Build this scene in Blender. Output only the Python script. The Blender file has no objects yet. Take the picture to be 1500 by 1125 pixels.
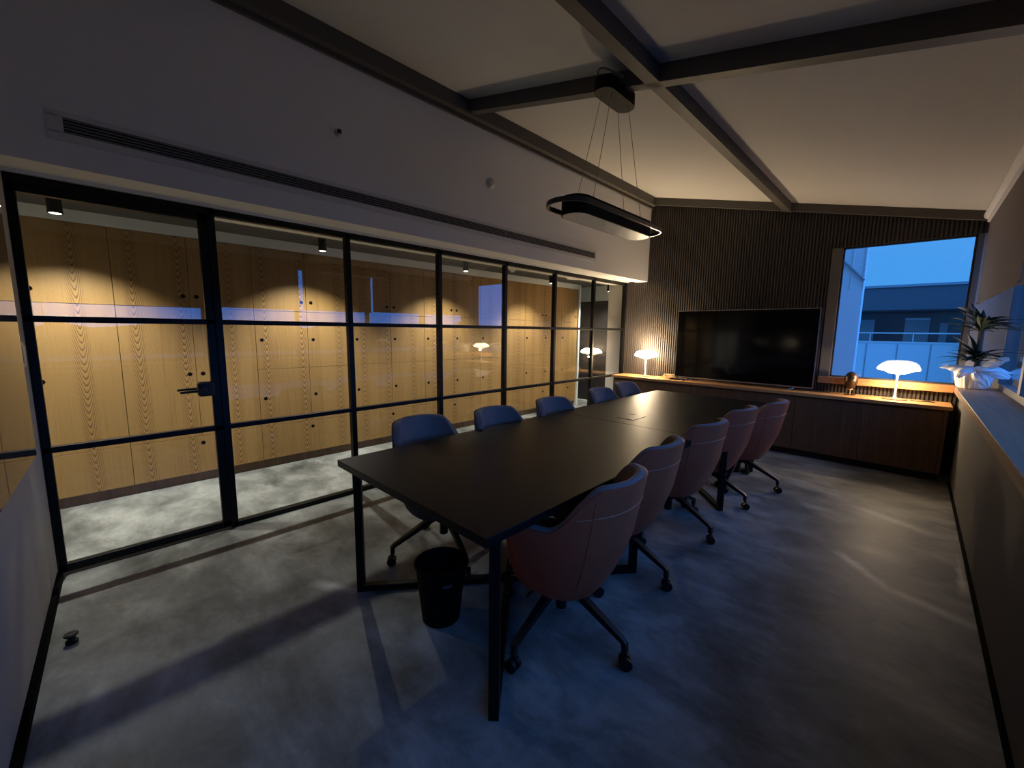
import bpy, bmesh, math, random
from math import pi, sin, cos, radians, atan2
from mathutils import Vector, Matrix

S = bpy.context.scene
COL = S.collection
S.view_settings.view_transform = 'Standard'
S.view_settings.look = 'None'
S.view_settings.exposure = 0.0
S.view_settings.gamma = 1.0
S.view_settings.use_curve_mapping = False
S.cycles.use_denoising = True
S.cycles.max_bounces = 10
S.cycles.diffuse_bounces = 5
S.cycles.glossy_bounces = 5
S.cycles.transparent_max_bounces = 24
S.cycles.sample_clamp_indirect = 6.0
random.seed(7)

# ------------------------------------------------------------------ room measures (metres)
YB = 6.11          # back wall
XR = 3.806         # right wall
YN = -0.45         # where the long runs start, behind the camera
def near_y(x): return -0.256 - 0.034 * (x - 0.07)   # wall beside the camera, 2 degrees out of square
XC = -1.229        # cabinet fronts in the corridor
def ceil_z(x): return 3.455 - 0.2408 * (x - 0.365)

# ------------------------------------------------------------------ materials
def new_mat(name):
    m = bpy.data.materials.new(name); m.use_nodes = True
    nt = m.node_tree
    return m, nt, nt.nodes['Principled BSDF']

def plain(name, col, rough=0.5, metal=0.0, spec=0.5, noise=0.0, nscale=20.0, bump=0.0, emit=None, estr=0.0, sheen=0.0, coat=0.0):
    m, nt, b = new_mat(name)
    b.inputs['Base Color'].default_value = (*col, 1)
    b.inputs['Roughness'].default_value = rough
    b.inputs['Metallic'].default_value = metal
    b.inputs['Specular IOR Level'].default_value = spec
    if sheen: b.inputs['Sheen Weight'].default_value = sheen
    if coat: b.inputs['Coat Weight'].default_value = coat; b.inputs['Coat Roughness'].default_value = .12
    if emit:
        b.inputs['Emission Color'].default_value = (*emit, 1)
        b.inputs['Emission Strength'].default_value = estr
    if noise or bump:
        tc = nt.nodes.new('ShaderNodeTexCoord')
        nz = nt.nodes.new('ShaderNodeTexNoise'); nz.inputs['Scale'].default_value = nscale; nz.inputs['Detail'].default_value = 5
        nt.links.new(tc.outputs['Object'], nz.inputs['Vector'])
        if noise:
            mx = nt.nodes.new('ShaderNodeMix'); mx.data_type = 'RGBA'
            mx.inputs[6].default_value = (*[c * (1 - noise) for c in col], 1)
            mx.inputs[7].default_value = (*[min(1, c * (1 + noise)) for c in col], 1)
            nt.links.new(nz.outputs['Fac'], mx.inputs[0]); nt.links.new(mx.outputs[2], b.inputs['Base Color'])
        if bump:
            bp = nt.nodes.new('ShaderNodeBump'); bp.inputs['Strength'].default_value = bump; bp.inputs['Distance'].default_value = .002
            nt.links.new(nz.outputs['Fac'], bp.inputs['Height']); nt.links.new(bp.outputs['Normal'], b.inputs['Normal'])
    return m

def math_node(nt, op, a, b=None, c=None):
    n = nt.nodes.new('ShaderNodeMath'); n.operation = op
    for i, v in enumerate((a, b, c)):
        if v is None: continue
        if isinstance(v, (int, float)): n.inputs[i].default_value = v
        else: nt.links.new(v, n.inputs[i])
    return n.outputs[0]

def ramp(nt, fac, stops):
    r = nt.nodes.new('ShaderNodeValToRGB')
    el = r.color_ramp.elements
    el[0].position, el[0].color = stops[0][0], (*stops[0][1], 1)
    el[1].position, el[1].color = stops[-1][0], (*stops[-1][1], 1)
    for p, c in stops[1:-1]:
        e = el.new(p); e.color = (*c, 1)
    nt.links.new(fac, r.inputs[0])
    return r.outputs[0]

def veneer():
    """flat-cut veneer: leaves 335 mm wide, each with a column of pointed arches (cathedrals)"""
    m, nt, b = new_mat('oak_veneer')
    g = nt.nodes.new('ShaderNodeNewGeometry'); sp = nt.nodes.new('ShaderNodeSeparateXYZ')
    nt.links.new(g.outputs['Position'], sp.inputs[0])
    y, z = sp.outputs['Y'], sp.outputs['Z']
    u0 = math_node(nt, 'DIVIDE', math_node(nt, 'SUBTRACT', y, .575 - .1675), .335)
    leaf = math_node(nt, 'FLOOR', u0)
    fr = math_node(nt, 'SUBTRACT', math_node(nt, 'FRACT', u0), .5)
    wn = nt.nodes.new('ShaderNodeTexWhiteNoise'); wn.noise_dimensions = '1D'
    nt.links.new(leaf, wn.inputs['W'])
    rnd = wn.outputs['Value']
    # wobble
    cb = nt.nodes.new('ShaderNodeCombineXYZ')
    nt.links.new(math_node(nt, 'MULTIPLY', leaf, 3.7), cb.inputs[0])
    nt.links.new(math_node(nt, 'MULTIPLY', y, 6.0), cb.inputs[1]); nt.links.new(math_node(nt, 'MULTIPLY', z, 1.6), cb.inputs[2])
    wob = nt.nodes.new('ShaderNodeTexNoise'); wob.inputs['Scale'].default_value = 1.0; wob.inputs['Detail'].default_value = 2
    nt.links.new(cb.outputs[0], wob.inputs['Vector'])
    w = math_node(nt, 'SUBTRACT', wob.outputs['Fac'], .5)
    x = math_node(nt, 'MULTIPLY', fr, .335)
    x = math_node(nt, 'ADD', x, math_node(nt, 'MULTIPLY', math_node(nt, 'SUBTRACT', rnd, .5), .07))
    x = math_node(nt, 'ADD', x, math_node(nt, 'MULTIPLY', w, .03))
    r = math_node(nt, 'SQRT', math_node(nt, 'ADD', math_node(nt, 'MULTIPLY', x, x), .0005))
    zz = math_node(nt, 'ADD', math_node(nt, 'MULTIPLY', z, .15), math_node(nt, 'MULTIPLY', rnd, 3.1))
    q = math_node(nt, 'SUBTRACT', r, zz)
    q = math_node(nt, 'ADD', q, math_node(nt, 'MULTIPLY', w, .012))
    ring = math_node(nt, 'FRACT', math_node(nt, 'MULTIPLY', q, 115.0))
    ring = math_node(nt, 'SUBTRACT', math_node(nt, 'POWER', ring, 2.2), .27)
    fade = nt.nodes.new('ShaderNodeMapRange'); fade.inputs[1].default_value = .030; fade.inputs[2].default_value = .058
    fade.inputs[3].default_value = 1.0; fade.inputs[4].default_value = .18
    nt.links.new(math_node(nt, 'ABSOLUTE', x), fade.inputs[0])
    ring = math_node(nt, 'MULTIPLY', ring, fade.outputs[0])
    # straight fine grain
    c2 = nt.nodes.new('ShaderNodeCombineXYZ')
    nt.links.new(math_node(nt, 'MULTIPLY', y, 150.0), c2.inputs[1]); nt.links.new(math_node(nt, 'MULTIPLY', z, 2.2), c2.inputs[2])
    gr = nt.nodes.new('ShaderNodeTexNoise'); gr.inputs['Scale'].default_value = 1.0; gr.inputs['Detail'].default_value = 3
    nt.links.new(c2.outputs[0], gr.inputs['Vector'])
    f = math_node(nt, 'ADD', math_node(nt, 'MULTIPLY', ring, 1.05), math_node(nt, 'MULTIPLY', math_node(nt, 'SUBTRACT', gr.outputs['Fac'], .40), .60))
    f = math_node(nt, 'ADD', f, math_node(nt, 'MULTIPLY', math_node(nt, 'SUBTRACT', rnd, .5), .16))
    col = ramp(nt, f, [(0.0, (.28, .163, .055)), (.22, (.205, .112, .034)), (.5, (.10, .046, .012)), (1.0, (.035, .014, .004))])
    nt.links.new(col, b.inputs['Base Color'])
    b.inputs['Roughness'].default_value = .48
    b.inputs['Specular IOR Level'].default_value = .35
    return m

def wood(name, cols, axis='X', scale=1.0, rough=.45):
    m, nt, b = new_mat(name)
    g = nt.nodes.new('ShaderNodeNewGeometry'); mp = nt.nodes.new('ShaderNodeMapping')
    s = {'X': (1.5, 28, 28), 'Y': (28, 1.5, 28), 'Z': (28, 28, 1.5)}[axis]
    mp.inputs['Scale'].default_value = [v * scale for v in s]
    nt.links.new(g.outputs['Position'], mp.inputs['Vector'])
    nz = nt.nodes.new('ShaderNodeTexNoise'); nz.inputs['Scale'].default_value = 1; nz.inputs['Detail'].default_value = 6; nz.inputs['Distortion'].default_value = .6
    nt.links.new(mp.outputs[0], nz.inputs['Vector'])
    c = ramp(nt, nz.outputs['Fac'], [(.25, cols[0]), (.5, cols[1]), (.78, cols[2])])
    nt.links.new(c, b.inputs['Base Color']); b.inputs['Roughness'].default_value = rough
    b.inputs['Specular IOR Level'].default_value = .4
    return m

def concrete():
    """power-floated screed: cloudy grey with brushed streaks and pale scuffs"""
    m, nt, b = new_mat('polished_concrete')
    g = nt.nodes.new('ShaderNodeNewGeometry')
    n1 = nt.nodes.new('ShaderNodeTexNoise'); n1.inputs['Scale'].default_value = 1.3; n1.inputs['Detail'].default_value = 8; n1.inputs['Roughness'].default_value = .62; n1.inputs['Distortion'].default_value = .3
    nt.links.new(g.outputs['Position'], n1.inputs['Vector'])
    mp = nt.nodes.new('ShaderNodeMapping'); mp.inputs['Rotation'].default_value = (0, 0, radians(-20)); mp.inputs['Scale'].default_value = (2.2, 4.0, 1.0)
    nt.links.new(g.outputs['Position'], mp.inputs['Vector'])
    n2 = nt.nodes.new('ShaderNodeTexNoise'); n2.inputs['Scale'].default_value = .9; n2.inputs['Detail'].default_value = 9; n2.inputs['Roughness'].default_value = .68; n2.inputs['Distortion'].default_value = .35
    nt.links.new(mp.outputs[0], n2.inputs['Vector'])
    f = math_node(nt, 'ADD', math_node(nt, 'MULTIPLY', n1.outputs['Fac'], .7), math_node(nt, 'MULTIPLY', n2.outputs['Fac'], .75))
    f = math_node(nt, 'SUBTRACT', f, .20)
    c = ramp(nt, f, [(.36, (.060, .062, .058)), (.50, (.155, .158, .149)), (.64, (.29, .295, .28)), (.78, (.46, .465, .44))])
    # pale plaster scuff: a streak some 60 cm long on the right of the room, and flecks along the right wall
    sp = nt.nodes.new('ShaderNodeSeparateXYZ'); nt.links.new(g.outputs['Position'], sp.inputs[0])
    def streak(ax, ay, bx, by, wdt):
        dx, dy = bx - ax, by - ay; L = math.hypot(dx, dy); dx /= L; dy /= L
        px = math_node(nt, 'SUBTRACT', sp.outputs['X'], ax); py = math_node(nt, 'SUBTRACT', sp.outputs['Y'], ay)
        al = math_node(nt, 'ADD', math_node(nt, 'MULTIPLY', px, dx), math_node(nt, 'MULTIPLY', py, dy))
        ac = math_node(nt, 'ABSOLUTE', math_node(nt, 'SUBTRACT', math_node(nt, 'MULTIPLY', py, dx), math_node(nt, 'MULTIPLY', px, dy)))
        ac = math_node(nt, 'ADD', ac, math_node(nt, 'MULTIPLY', math_node(nt, 'SUBTRACT', n2.outputs['Fac'], .5), .16))
        a1 = nt.nodes.new('ShaderNodeMapRange'); a1.inputs[1].default_value = wdt; a1.inputs[2].default_value = 0; nt.links.new(ac, a1.inputs[0])
        b1 = nt.nodes.new('ShaderNodeMapRange'); b1.inputs[1].default_value = -.05; b1.inputs[2].default_value = .1; nt.links.new(al, b1.inputs[0])
        b2 = nt.nodes.new('ShaderNodeMapRange'); b2.inputs[1].default_value = L + .1; b2.inputs[2].default_value = L - .1; nt.links.new(al, b2.inputs[0])
        return math_node(nt, 'MULTIPLY', math_node(nt, 'MULTIPLY', a1.outputs[0], b1.outputs[0]), b2.outputs[0])
    sk = streak(3.20, 3.38, 3.46, 3.08, .05)
    sk = math_node(nt, 'MAXIMUM', sk, math_node(nt, 'MULTIPLY', streak(3.42, 3.10, 3.78, 2.98, .06), .6))
    sk = math_node(nt, 'MAXIMUM', sk, math_node(nt, 'MULTIPLY', streak(3.77, 3.9, 3.77, 3.35, .03), .7))
    sk = math_node(nt, 'MAXIMUM', sk, math_node(nt, 'MULTIPLY', streak(3.30, 2.86, 3.33, 2.80, .03), .5))
    sk = math_node(nt, 'MAXIMUM', sk, math_node(nt, 'MULTIPLY', streak(1.12, .78, 1.36, .92, .05), .55))
    sk = math_node(nt, 'MAXIMUM', sk, math_node(nt, 'MULTIPLY', streak(3.2, 4.42, 3.62, 4.2, .06), .5))
    mx = nt.nodes.new('ShaderNodeMix'); mx.data_type = 'RGBA'
    nt.links.new(sk, mx.inputs[0]); nt.links.new(c, mx.inputs[6]); mx.inputs[7].default_value = (.85, .84, .80, 1)
    nt.links.new(mx.outputs[2], b.inputs['Base Color'])
    rr = nt.nodes.new('ShaderNodeMapRange'); rr.inputs[3].default_value = .38; rr.inputs[4].default_value = .62
    nt.links.new(n2.outputs['Fac'], rr.inputs[0]); nt.links.new(rr.outputs[0], b.inputs['Roughness'])
    b.inputs['Specular IOR Level'].default_value = .35
    bp = nt.nodes.new('ShaderNodeBump'); bp.inputs['Strength'].default_value = .12; bp.inputs['Distance'].default_value = .004
    nt.links.new(n1.outputs['Fac'], bp.inputs['Height']); nt.links.new(bp.outputs['Normal'], b.inputs['Normal'])
    return m

def glass(name, ior=1.5, tint=(1, 1, 1)):
    """flat pane: Fresnel mirror over clear transmission, true from both faces"""
    m = bpy.data.materials.new(name); m.use_nodes = True; nt = m.node_tree
    nt.nodes.remove(nt.nodes['Principled BSDF'])
    out = nt.nodes['Material Output']
    g = nt.nodes.new('ShaderNodeNewGeometry')
    io = nt.nodes.new('ShaderNodeMix'); io.data_type = 'FLOAT'; io.inputs[2].default_value = ior; io.inputs[3].default_value = 1 / ior
    nt.links.new(g.outputs['Backfacing'], io.inputs[0])
    fr = nt.nodes.new('ShaderNodeFresnel'); nt.links.new(io.outputs[0], fr.inputs['IOR'])
    tr = nt.nodes.new('ShaderNodeBsdfTransparent'); tr.inputs[0].default_value = (*tint, 1)
    gl = nt.nodes.new('ShaderNodeBsdfGlossy'); gl.inputs['Roughness'].default_value = 0.0
    mx = nt.nodes.new('ShaderNodeMixShader')
    nt.links.new(fr.outputs[0], mx.inputs[0]); nt.links.new(tr.outputs[0], mx.inputs[1]); nt.links.new(gl.outputs[0], mx.inputs[2])
    nt.links.new(mx.outputs[0], out.inputs[0])
    return m

M = {
    'veneer': veneer(),
    'concrete': concrete(),
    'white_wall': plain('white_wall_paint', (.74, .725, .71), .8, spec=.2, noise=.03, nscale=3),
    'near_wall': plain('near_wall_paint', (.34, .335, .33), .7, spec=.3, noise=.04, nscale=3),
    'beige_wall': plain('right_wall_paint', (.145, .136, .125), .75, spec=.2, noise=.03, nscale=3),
    'ceiling': plain('ceiling_plaster', (.55, .53, .50), .85, spec=.1, noise=.03, nscale=1.5),
    'corridor_dark': plain('corridor_ceiling_paint', (.075, .072, .066), .8, spec=.2),
    'corridor_white': plain('corridor_wall_paint', (.66, .66, .60), .75, spec=.2),
    'beam': plain('taupe_beam_paint', (.105, .095, .085), .55, spec=.3),
    'black_metal': plain('black_powder_coat', (.004, .004, .0042), .42, spec=.2),
    'black_plastic': plain('black_plastic', (.006, .006, .0065), .5, spec=.35),
    'hole': plain('finger_hole_black', (.002, .002, .002), .9, spec=.05),
    'bin': plain('matt_black_bin', (.002, .002, .0022), .6, spec=.12),
    'fluted': plain('taupe_fluted_panel', (.060, .052, .047), .55, spec=.3),
    'casing': plain('taupe_window_casing', (.13, .118, .108), .6, spec=.25),
    'fluted_gap': plain('dark_panel_backing', (.03, .024, .02), .8),
    'table': plain('black_laminate', (.0056, .0050, .0042), .42, spec=.19, noise=.08, nscale=60),
    'leather': plain('brown_leather', (.40, .083, .037), .42, spec=.25, noise=.12, nscale=90, bump=.12),
    'stitch': plain('brown_stitching', (.45, .17, .09), .6),
    'fabric': plain('navy_grey_fabric', (.20, .15, .135), .85, spec=.1, noise=.18, nscale=220, bump=.3, sheen=.15),
    'fabric_dark': plain('dark_navy_fabric', (.075, .065, .07), .85, spec=.1, noise=.15, nscale=200),
    'chair_metal': plain('black_chair_metal', (.007, .007, .0075), .40, spec=.3),
    'chrome': plain('polished_chrome', (.6, .6, .6), .15, metal=1),
    'silver': plain('brushed_silver', (.42, .42, .44), .35, metal=.9),
    'screen': plain('tv_screen', (.002, .002, .003), .09, spec=.5),
    'counter': wood('counter_oak', [(.34, .17, .065), (.50, .265, .10), (.62, .36, .15)], 'X'),
    'sill': wood('sill_oak', [(.40, .19, .075), (.52, .265, .11), (.62, .34, .15)], 'X'),
    'ledge': wood('ledge_oak', [(.20, .125, .08), (.27, .17, .105), (.33, .21, .135)], 'Y', rough=.5),
    'cabinet_wood': wood('sideboard_oak', [(.085, .045, .022), (.125, .068, .034), (.16, .09, .045)], 'Z'),
    'lamp_white': plain('lamp_white_lacquer', (.85, .83, .78), .3),
    'lamp_base': plain('lamp_base_brass', (.55, .42, .26), .3, metal=.7),
    'shade': plain('lamp_shade_glow', (.9, .88, .8), .4, emit=(1.0, .78, .50), estr=105),
    'shade_soft': plain('lamp_shade_soft_glow', (.9, .88, .8), .4, emit=(1.0, .78, .50), estr=15),
    'lamp_under': plain('lamp_diffuser_glow', (.9, .88, .8), .4, emit=(1.0, .80, .54), estr=6),
    'bronze': plain('dark_bronze', (.07, .04, .022), .35, metal=.55, noise=.3, nscale=25, bump=.4),
    'box': wood('pale_box_wood', [(.5, .33, .17), (.62, .43, .24), (.7, .5, .3)], 'X'),
    'wrap': plain('white_gift_fabric', (.80, .80, .80), .75, spec=.2),
    'leaf': plain('plant_leaf', (.012, .028, .013), .45, noise=.45, nscale=14),
    'trunk': plain('plant_trunk', (.14, .085, .05), .85, noise=.4, nscale=40, bump=.5),
    'soil': plain('plant_soil', (.03, .02, .014), .95),
    'vent_white': plain('vent_white_frame', (.60, .585, .57), .6, spec=.2),
    'vent_dark': plain('vent_dark_void', (.012, .012, .013), .8),
    'vent_slat': plain('vent_grey_slat', (.20, .19, .19), .5),
    'sensor': plain('sensor_white_plastic', (.60, .59, .57), .5),
    'diffuser': plain('pendant_diffuser', (.55, .53, .50), .35),
    'pendant': plain('pendant_black', (.005, .005, .005), .6, spec=.12),
    'pendant_ring': plain('pendant_ring_black', (.03, .03, .033), .28),
    'cable': plain('grey_steel_cable', (.16, .14, .13), .5),
    'blind': plain('roller_blind_fabric', (.175, .152, .138), .85, spec=.1, noise=.06, nscale=150),
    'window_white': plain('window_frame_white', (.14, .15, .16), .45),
    'window_dark': plain('window_frame_dark', (.02, .02, .022), .5),
    'board': plain('dark_glass_board', (.05, .052, .057), .02, spec=.35),
    'switch_dark': plain('bin_slot_grey', (.07, .07, .07), .5),
    'switch': plain('switch_beige', (.62, .55, .45), .4),
    'spot_lens': plain('spot_lens_glow', (.9, .9, .85), .4, emit=(1.0, .92, .74), estr=9.0),
    'door_black': plain('dark_door', (.012, .011, .011), .4),
    'ext_white': plain('outdoor_white_cladding', (.78, .78, .78), .7),
    'ext_grey': plain('outdoor_grey_wall', (.36, .38, .40), .8),
    'ext_dark': plain('outdoor_dark_fascia', (.10, .12, .14), .7),
    'ext_glass': plain('outdoor_dark_glazing', (.04, .06, .08), .15),
    'ext_rail': plain('outdoor_steel_rail', (.75, .75, .75), .4),
    'ext_line': plain('outdoor_dark_line', (.30, .31, .32), .8),
    'ground': plain('far_ground', (.30, .30, .31), .9),
    'hill': plain('far_hill', (.12, .12, .13), .95),
    'glass': glass('partition_glass', 1.62),
    'win_glass': glass('window_glass', 1.5, (.97, .985, .99)),
}

# ------------------------------------------------------------------ mesh helpers
class MB:
    def __init__(s): s.bm = bmesh.new(); s.flat = []
    def box(s, lo, hi, bev=0.0, seg=2, rot=None):
        lo, hi = Vector(lo), Vector(hi); c = (lo + hi) / 2; d = hi - lo
        b = bmesh.new()
        bmesh.ops.create_cube(b, size=1, matrix=Matrix.Diagonal((*d, 1)))
        if bev: bmesh.ops.bevel(b, geom=b.edges[:], offset=bev, segments=seg, affect='EDGES', profile=.5)
        mt = Matrix.Translation(c)
        if rot is not None: mt = mt @ rot
        return s._merge(b, mt, True)
    def _merge(s, b, mt=Matrix(), flat=False):
        bmesh.ops.transform(b, matrix=mt, verts=b.verts)
        vm = {v: s.bm.verts.new(v.co) for v in b.verts}
        for f in b.faces:
            n = s.bm.faces.new([vm[v] for v in f.verts])
            if flat: s.flat.append(n)
        b.free(); return s
    def cyl(s, p1, p2, r1, r2=None, seg=24, caps=True):
        r2 = r1 if r2 is None else r2
        p1, p2 = Vector(p1), Vector(p2); d = p2 - p1
        q = d.to_track_quat('Z', 'Y').to_matrix().to_4x4()
        b = bmesh.new()
        bmesh.ops.create_cone(b, cap_ends=caps, segments=seg, radius1=r1, radius2=r2, depth=d.length)
        return s._merge(b, Matrix.Translation((p1 + p2) / 2) @ q)
    def sphere(s, c, r, u=24, v=14, sc=(1, 1, 1)):
        b = bmesh.new(); bmesh.ops.create_uvsphere(b, u_segments=u, v_segments=v, radius=r)
        return s._merge(b, Matrix.Translation(c) @ Matrix.Diagonal((*sc, 1)))
    def lathe(s, prof, c=(0, 0, 0), seg=48):
        c = Vector(c); rings = []
        for r, z in prof:
            if r < 1e-6: rings.append([s.bm.verts.new(c + Vector((0, 0, z)))])
            else: rings.append([s.bm.verts.new(c + Vector((r * cos(2 * pi * k / seg), r * sin(2 * pi * k / seg), z))) for k in range(seg)])
        for a, b in zip(rings, rings[1:]):
            if len(a) == 1 and len(b) == 1: continue
            for k in range(seg):
                k2 = (k + 1) % seg
                if len(a) == 1: s.bm.faces.new((a[0], b[k2], b[k]))
                elif len(b) == 1: s.bm.faces.new((a[k], a[k2], b[0]))
                else: s.bm.faces.new((a[k], a[k2], b[k2], b[k]))
        return s
    def tube(s, pts, r, seg=8, closed=False, up=None, flat=None):
        pts = [Vector(p) for p in pts]; n = len(pts); rings = []
        rs = r if isinstance(r, (list, tuple)) else [r] * n
        ref = Vector(up) if up else None
        for i, p in enumerate(pts):
            if closed: t = pts[(i + 1) % n] - pts[i - 1]
            else: t = pts[min(i + 1, n - 1)] - pts[max(i - 1, 0)]
            t.normalize()
            a = ref if ref else (Vector((0, 0, 1)) if abs(t.z) < .9 else Vector((1, 0, 0)))
            e1 = t.cross(a).normalized(); e2 = e1.cross(t).normalized()
            k1, k2 = (1, 1) if flat is None else flat
            ph = pi / seg if seg == 4 else 0
            rings.append([s.bm.verts.new(p + rs[i] * (e1 * cos(2 * pi * k / seg + ph) * k1 + e2 * sin(2 * pi * k / seg + ph) * k2)) for k in range(seg)])
        m = n if closed else n - 1
        for i in range(m):
            a, b = rings[i], rings[(i + 1) % n]
            for k in range(seg):
                s.bm.faces.new((a[k], a[(k + 1) % seg], b[(k + 1) % seg], b[k]))
        if not closed:
            s.bm.faces.new(rings[0][::-1]); s.bm.faces.new(rings[-1])
        return s
    def poly_prism(s, pts, vec):
        a = [s.bm.verts.new(Vector(p)) for p in pts]; b = [s.bm.verts.new(Vector(p) + Vector(vec)) for p in pts]
        s.bm.faces.new(a[::-1]); s.bm.faces.new(b)
        for i in range(len(a)):
            j = (i + 1) % len(a); s.bm.faces.new((a[i], a[j], b[j], b[i]))
        return s
    def grid(s, P, wrap=False):
        vs = [[s.bm.verts.new(Vector(p)) for p in row] for row in P]
        for i in range(len(vs) - 1):
            n = len(vs[i])
            for j in range(n if wrap else n - 1):
                k = (j + 1) % n
                s.bm.faces.new((vs[i][j], vs[i][k], vs[i + 1][k], vs[i + 1][j]))
        return vs
    def build(s, name, m, parent=None, smooth=True, ang=38, loc=None):
        bmesh.ops.recalc_face_normals(s.bm, faces=s.bm.faces[:])
        for f in s.bm.faces: f.smooth = smooth
        s.bm.faces.index_update(); flat = [f.index for f in s.flat]
        me = bpy.data.meshes.new(name); s.bm.to_mesh(me); s.bm.free()
        me.materials.append(M[m] if isinstance(m, str) else m)
        if smooth and len(me.polygons):
            me.set_sharp_from_angle(angle=radians(ang))
        for i in flat: me.polygons[i].use_smooth = False
        o = bpy.data.objects.new(name, me); COL.objects.link(o)
        if parent is not None: o.parent = parent
        if loc is not None: o.location = loc
        return o

def tag(o, label=None, cat=None, group=None, kind=None):
    if label: o['label'] = label
    if cat: o['category'] = cat
    if group: o['group'] = group
    if kind: o['kind'] = kind
    return o
def thing(name, label, cat, loc=(0, 0, 0), rz=0.0, group=None, kind=None):
    o = bpy.data.objects.new(name, None); COL.objects.link(o)
    o.location = loc; o.rotation_euler = (0, 0, rz); o.empty_display_size = .1
    return tag(o, label, cat, group, kind)
def dup(root, loc=None, rz=None, label=None, group=None):
    def cp(o, par):
        c = o.copy(); COL.objects.link(c)
        if par is not None: c.parent = par
        for ch in list(o.children): cp(ch, c)
        return c
    r = cp(root, None)
    if loc is not None: r.location = loc
    if rz is not None: r.rotation_euler = (0, 0, rz)
    if label: r['label'] = label
    if group: r['group'] = group
    return r
def struct(name, mb, m, label=None, cat=None, **k):
    o = mb.build(name, m, **k)
    return tag(o, label, cat, kind='structure')

# ================================================================== SETTING
struct('floor', MB().box((-2.3, -2.6, -.12), (4.12, 7.6, 0)), 'concrete', 'grey polished concrete floor of the meeting room and corridor', 'floor')
# sloped ceiling
cl = MB().poly_prism([(-.05, YN - .3, ceil_z(-.05)), (4.2, YN - .3, ceil_z(4.2)), (4.2, YN - .3, ceil_z(4.2) + .12), (-.05, YN - .3, ceil_z(-.05) + .12)], (0, YB - YN + .6, 0))
struct('ceiling', cl, 'ceiling', 'pale sloping ceiling falling towards the windows', 'ceiling', smooth=False)
# left bulkhead above the glass
bk = MB().poly_prism([(-.05, YN, 2.222), (.06, YN, 2.222), (.06, YN, 2.235), (.19, YN, 2.235), (.19, YN, 2.215), (.37, YN, 2.215), (.37, YN, 3.47), (-.05, YN, 3.55)], (0, YB - YN, 0))
struct('wall_left', bk, 'white_wall', 'off-white bulkhead wall above the glass partition', 'wall', smooth=False)
# near wall
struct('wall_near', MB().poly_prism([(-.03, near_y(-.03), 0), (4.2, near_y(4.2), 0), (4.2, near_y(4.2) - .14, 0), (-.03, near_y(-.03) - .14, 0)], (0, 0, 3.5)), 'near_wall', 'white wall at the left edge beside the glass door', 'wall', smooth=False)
# right wall: parapet, header, jamb ends
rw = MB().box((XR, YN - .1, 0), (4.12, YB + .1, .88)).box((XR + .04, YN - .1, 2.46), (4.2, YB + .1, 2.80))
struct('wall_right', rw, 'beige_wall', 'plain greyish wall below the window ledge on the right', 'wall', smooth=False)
# back wall: backing with window opening + flutes
W0, W1, WZ0, WZ1 = 2.735, 3.766, .945, 2.43
bw = MB()
for lo, hi in (((0, 0), (W0 - .10, 3.5)), ((W0 - .10, 0), (4.2, WZ0 - .07)), ((W0 - .10, WZ1), (4.2, 3.5)), ((W1, WZ0 - .07), (4.2, WZ1))):
    bw.box((lo[0] - (.0 if lo[0] else 0), YB + .014, lo[1]), (hi[0], YB + .13, hi[1]))
backwall = struct('wall_back', bw, 'fluted_gap', 'dark taupe fluted wall behind the television', 'wall', smooth=False)
fl = MB(); pitch = .0332; x = .012
while x < XR:
    segs = [(.70, ceil_z(x) - .02)]
    if x + .022 > W0 - .10: segs = [(.70, WZ0 - .07), (WZ1 + .0, ceil_z(x) - .02)]
    for z0, z1 in segs:
        fl.poly_prism([(x, YB + .016, z0), (x + .0035, YB, z0), (x + .0195, YB, z0), (x + .023, YB + .016, z0)], (0, 0, z1 - z0))
    x += pitch
fl.build('fluted_cladding', 'fluted', backwall, smooth=False)
# beams
struct('trim_1', MB().poly_prism([(.37, YN, ceil_z(.37) - .13), (.45, YN, ceil_z(.45) - .115), (.45, YN, ceil_z(.45) + .01), (.37, YN, ceil_z(.37) + .01)], (0, YB - YN, 0))
       .box((.366, YN, ceil_z(.37) - .165), (.392, YB, ceil_z(.37) - .10)), 'beam', 'dark taupe beam along the top of the left bulkhead', 'beam', smooth=False)
struct('trim_2', MB().poly_prism([(2.105, YN, ceil_z(2.105) - .10), (2.195, YN, ceil_z(2.195) - .10), (2.195, YN, ceil_z(2.195) + .01), (2.105, YN, ceil_z(2.105) + .01)], (0, YB - YN, 0)),
       'beam', 'dark taupe beam running down the middle of the ceiling', 'beam', smooth=False)
struct('trim_3', MB().poly_prism([(.45, 2.475, ceil_z(.45) - .10), (3.95, 2.475, ceil_z(3.95) - .10), (3.95, 2.475, ceil_z(3.95) + .01), (.45, 2.475, ceil_z(.45) + .01)], (0, .075, 0)),
       'beam', 'dark taupe cross beam spanning the ceiling from left to right', 'beam', smooth=False)
struct('trim_4', MB().poly_prism([(.37, YB - .05, ceil_z(.37) - .105), (XR, YB - .05, ceil_z(XR) - .085), (XR, YB - .05, ceil_z(XR) + .01), (.37, YB - .05, ceil_z(.37) + .01)], (0, .06, 0)),
       'beam', 'dark taupe trim along the top of the fluted wall', 'beam', smooth=False)
struct('trim_5', MB().tube([(3.815, YN, 2.585), (3.815, YB - .06, 2.585)], .042, seg=16), 'white_wall', 'pale rounded cornice where the ceiling meets the right wall', 'cornice')
struct('baseboard_right', MB().box((XR - .012, YN, 0), (XR + .002, 5.72, .035)), 'hole', 'thin black skirting along the right wall', 'skirting', smooth=False)
struct('baseboard_near', MB().poly_prism([(.06, near_y(.06) - .002, 0), (XR, near_y(XR) - .002, 0), (XR, near_y(XR) + .022, 0), (.06, near_y(.06) + .022, 0)], (0, 0, .045)), 'hole', 'thin black skirting along the white wall at left', 'skirting', smooth=False)
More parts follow.
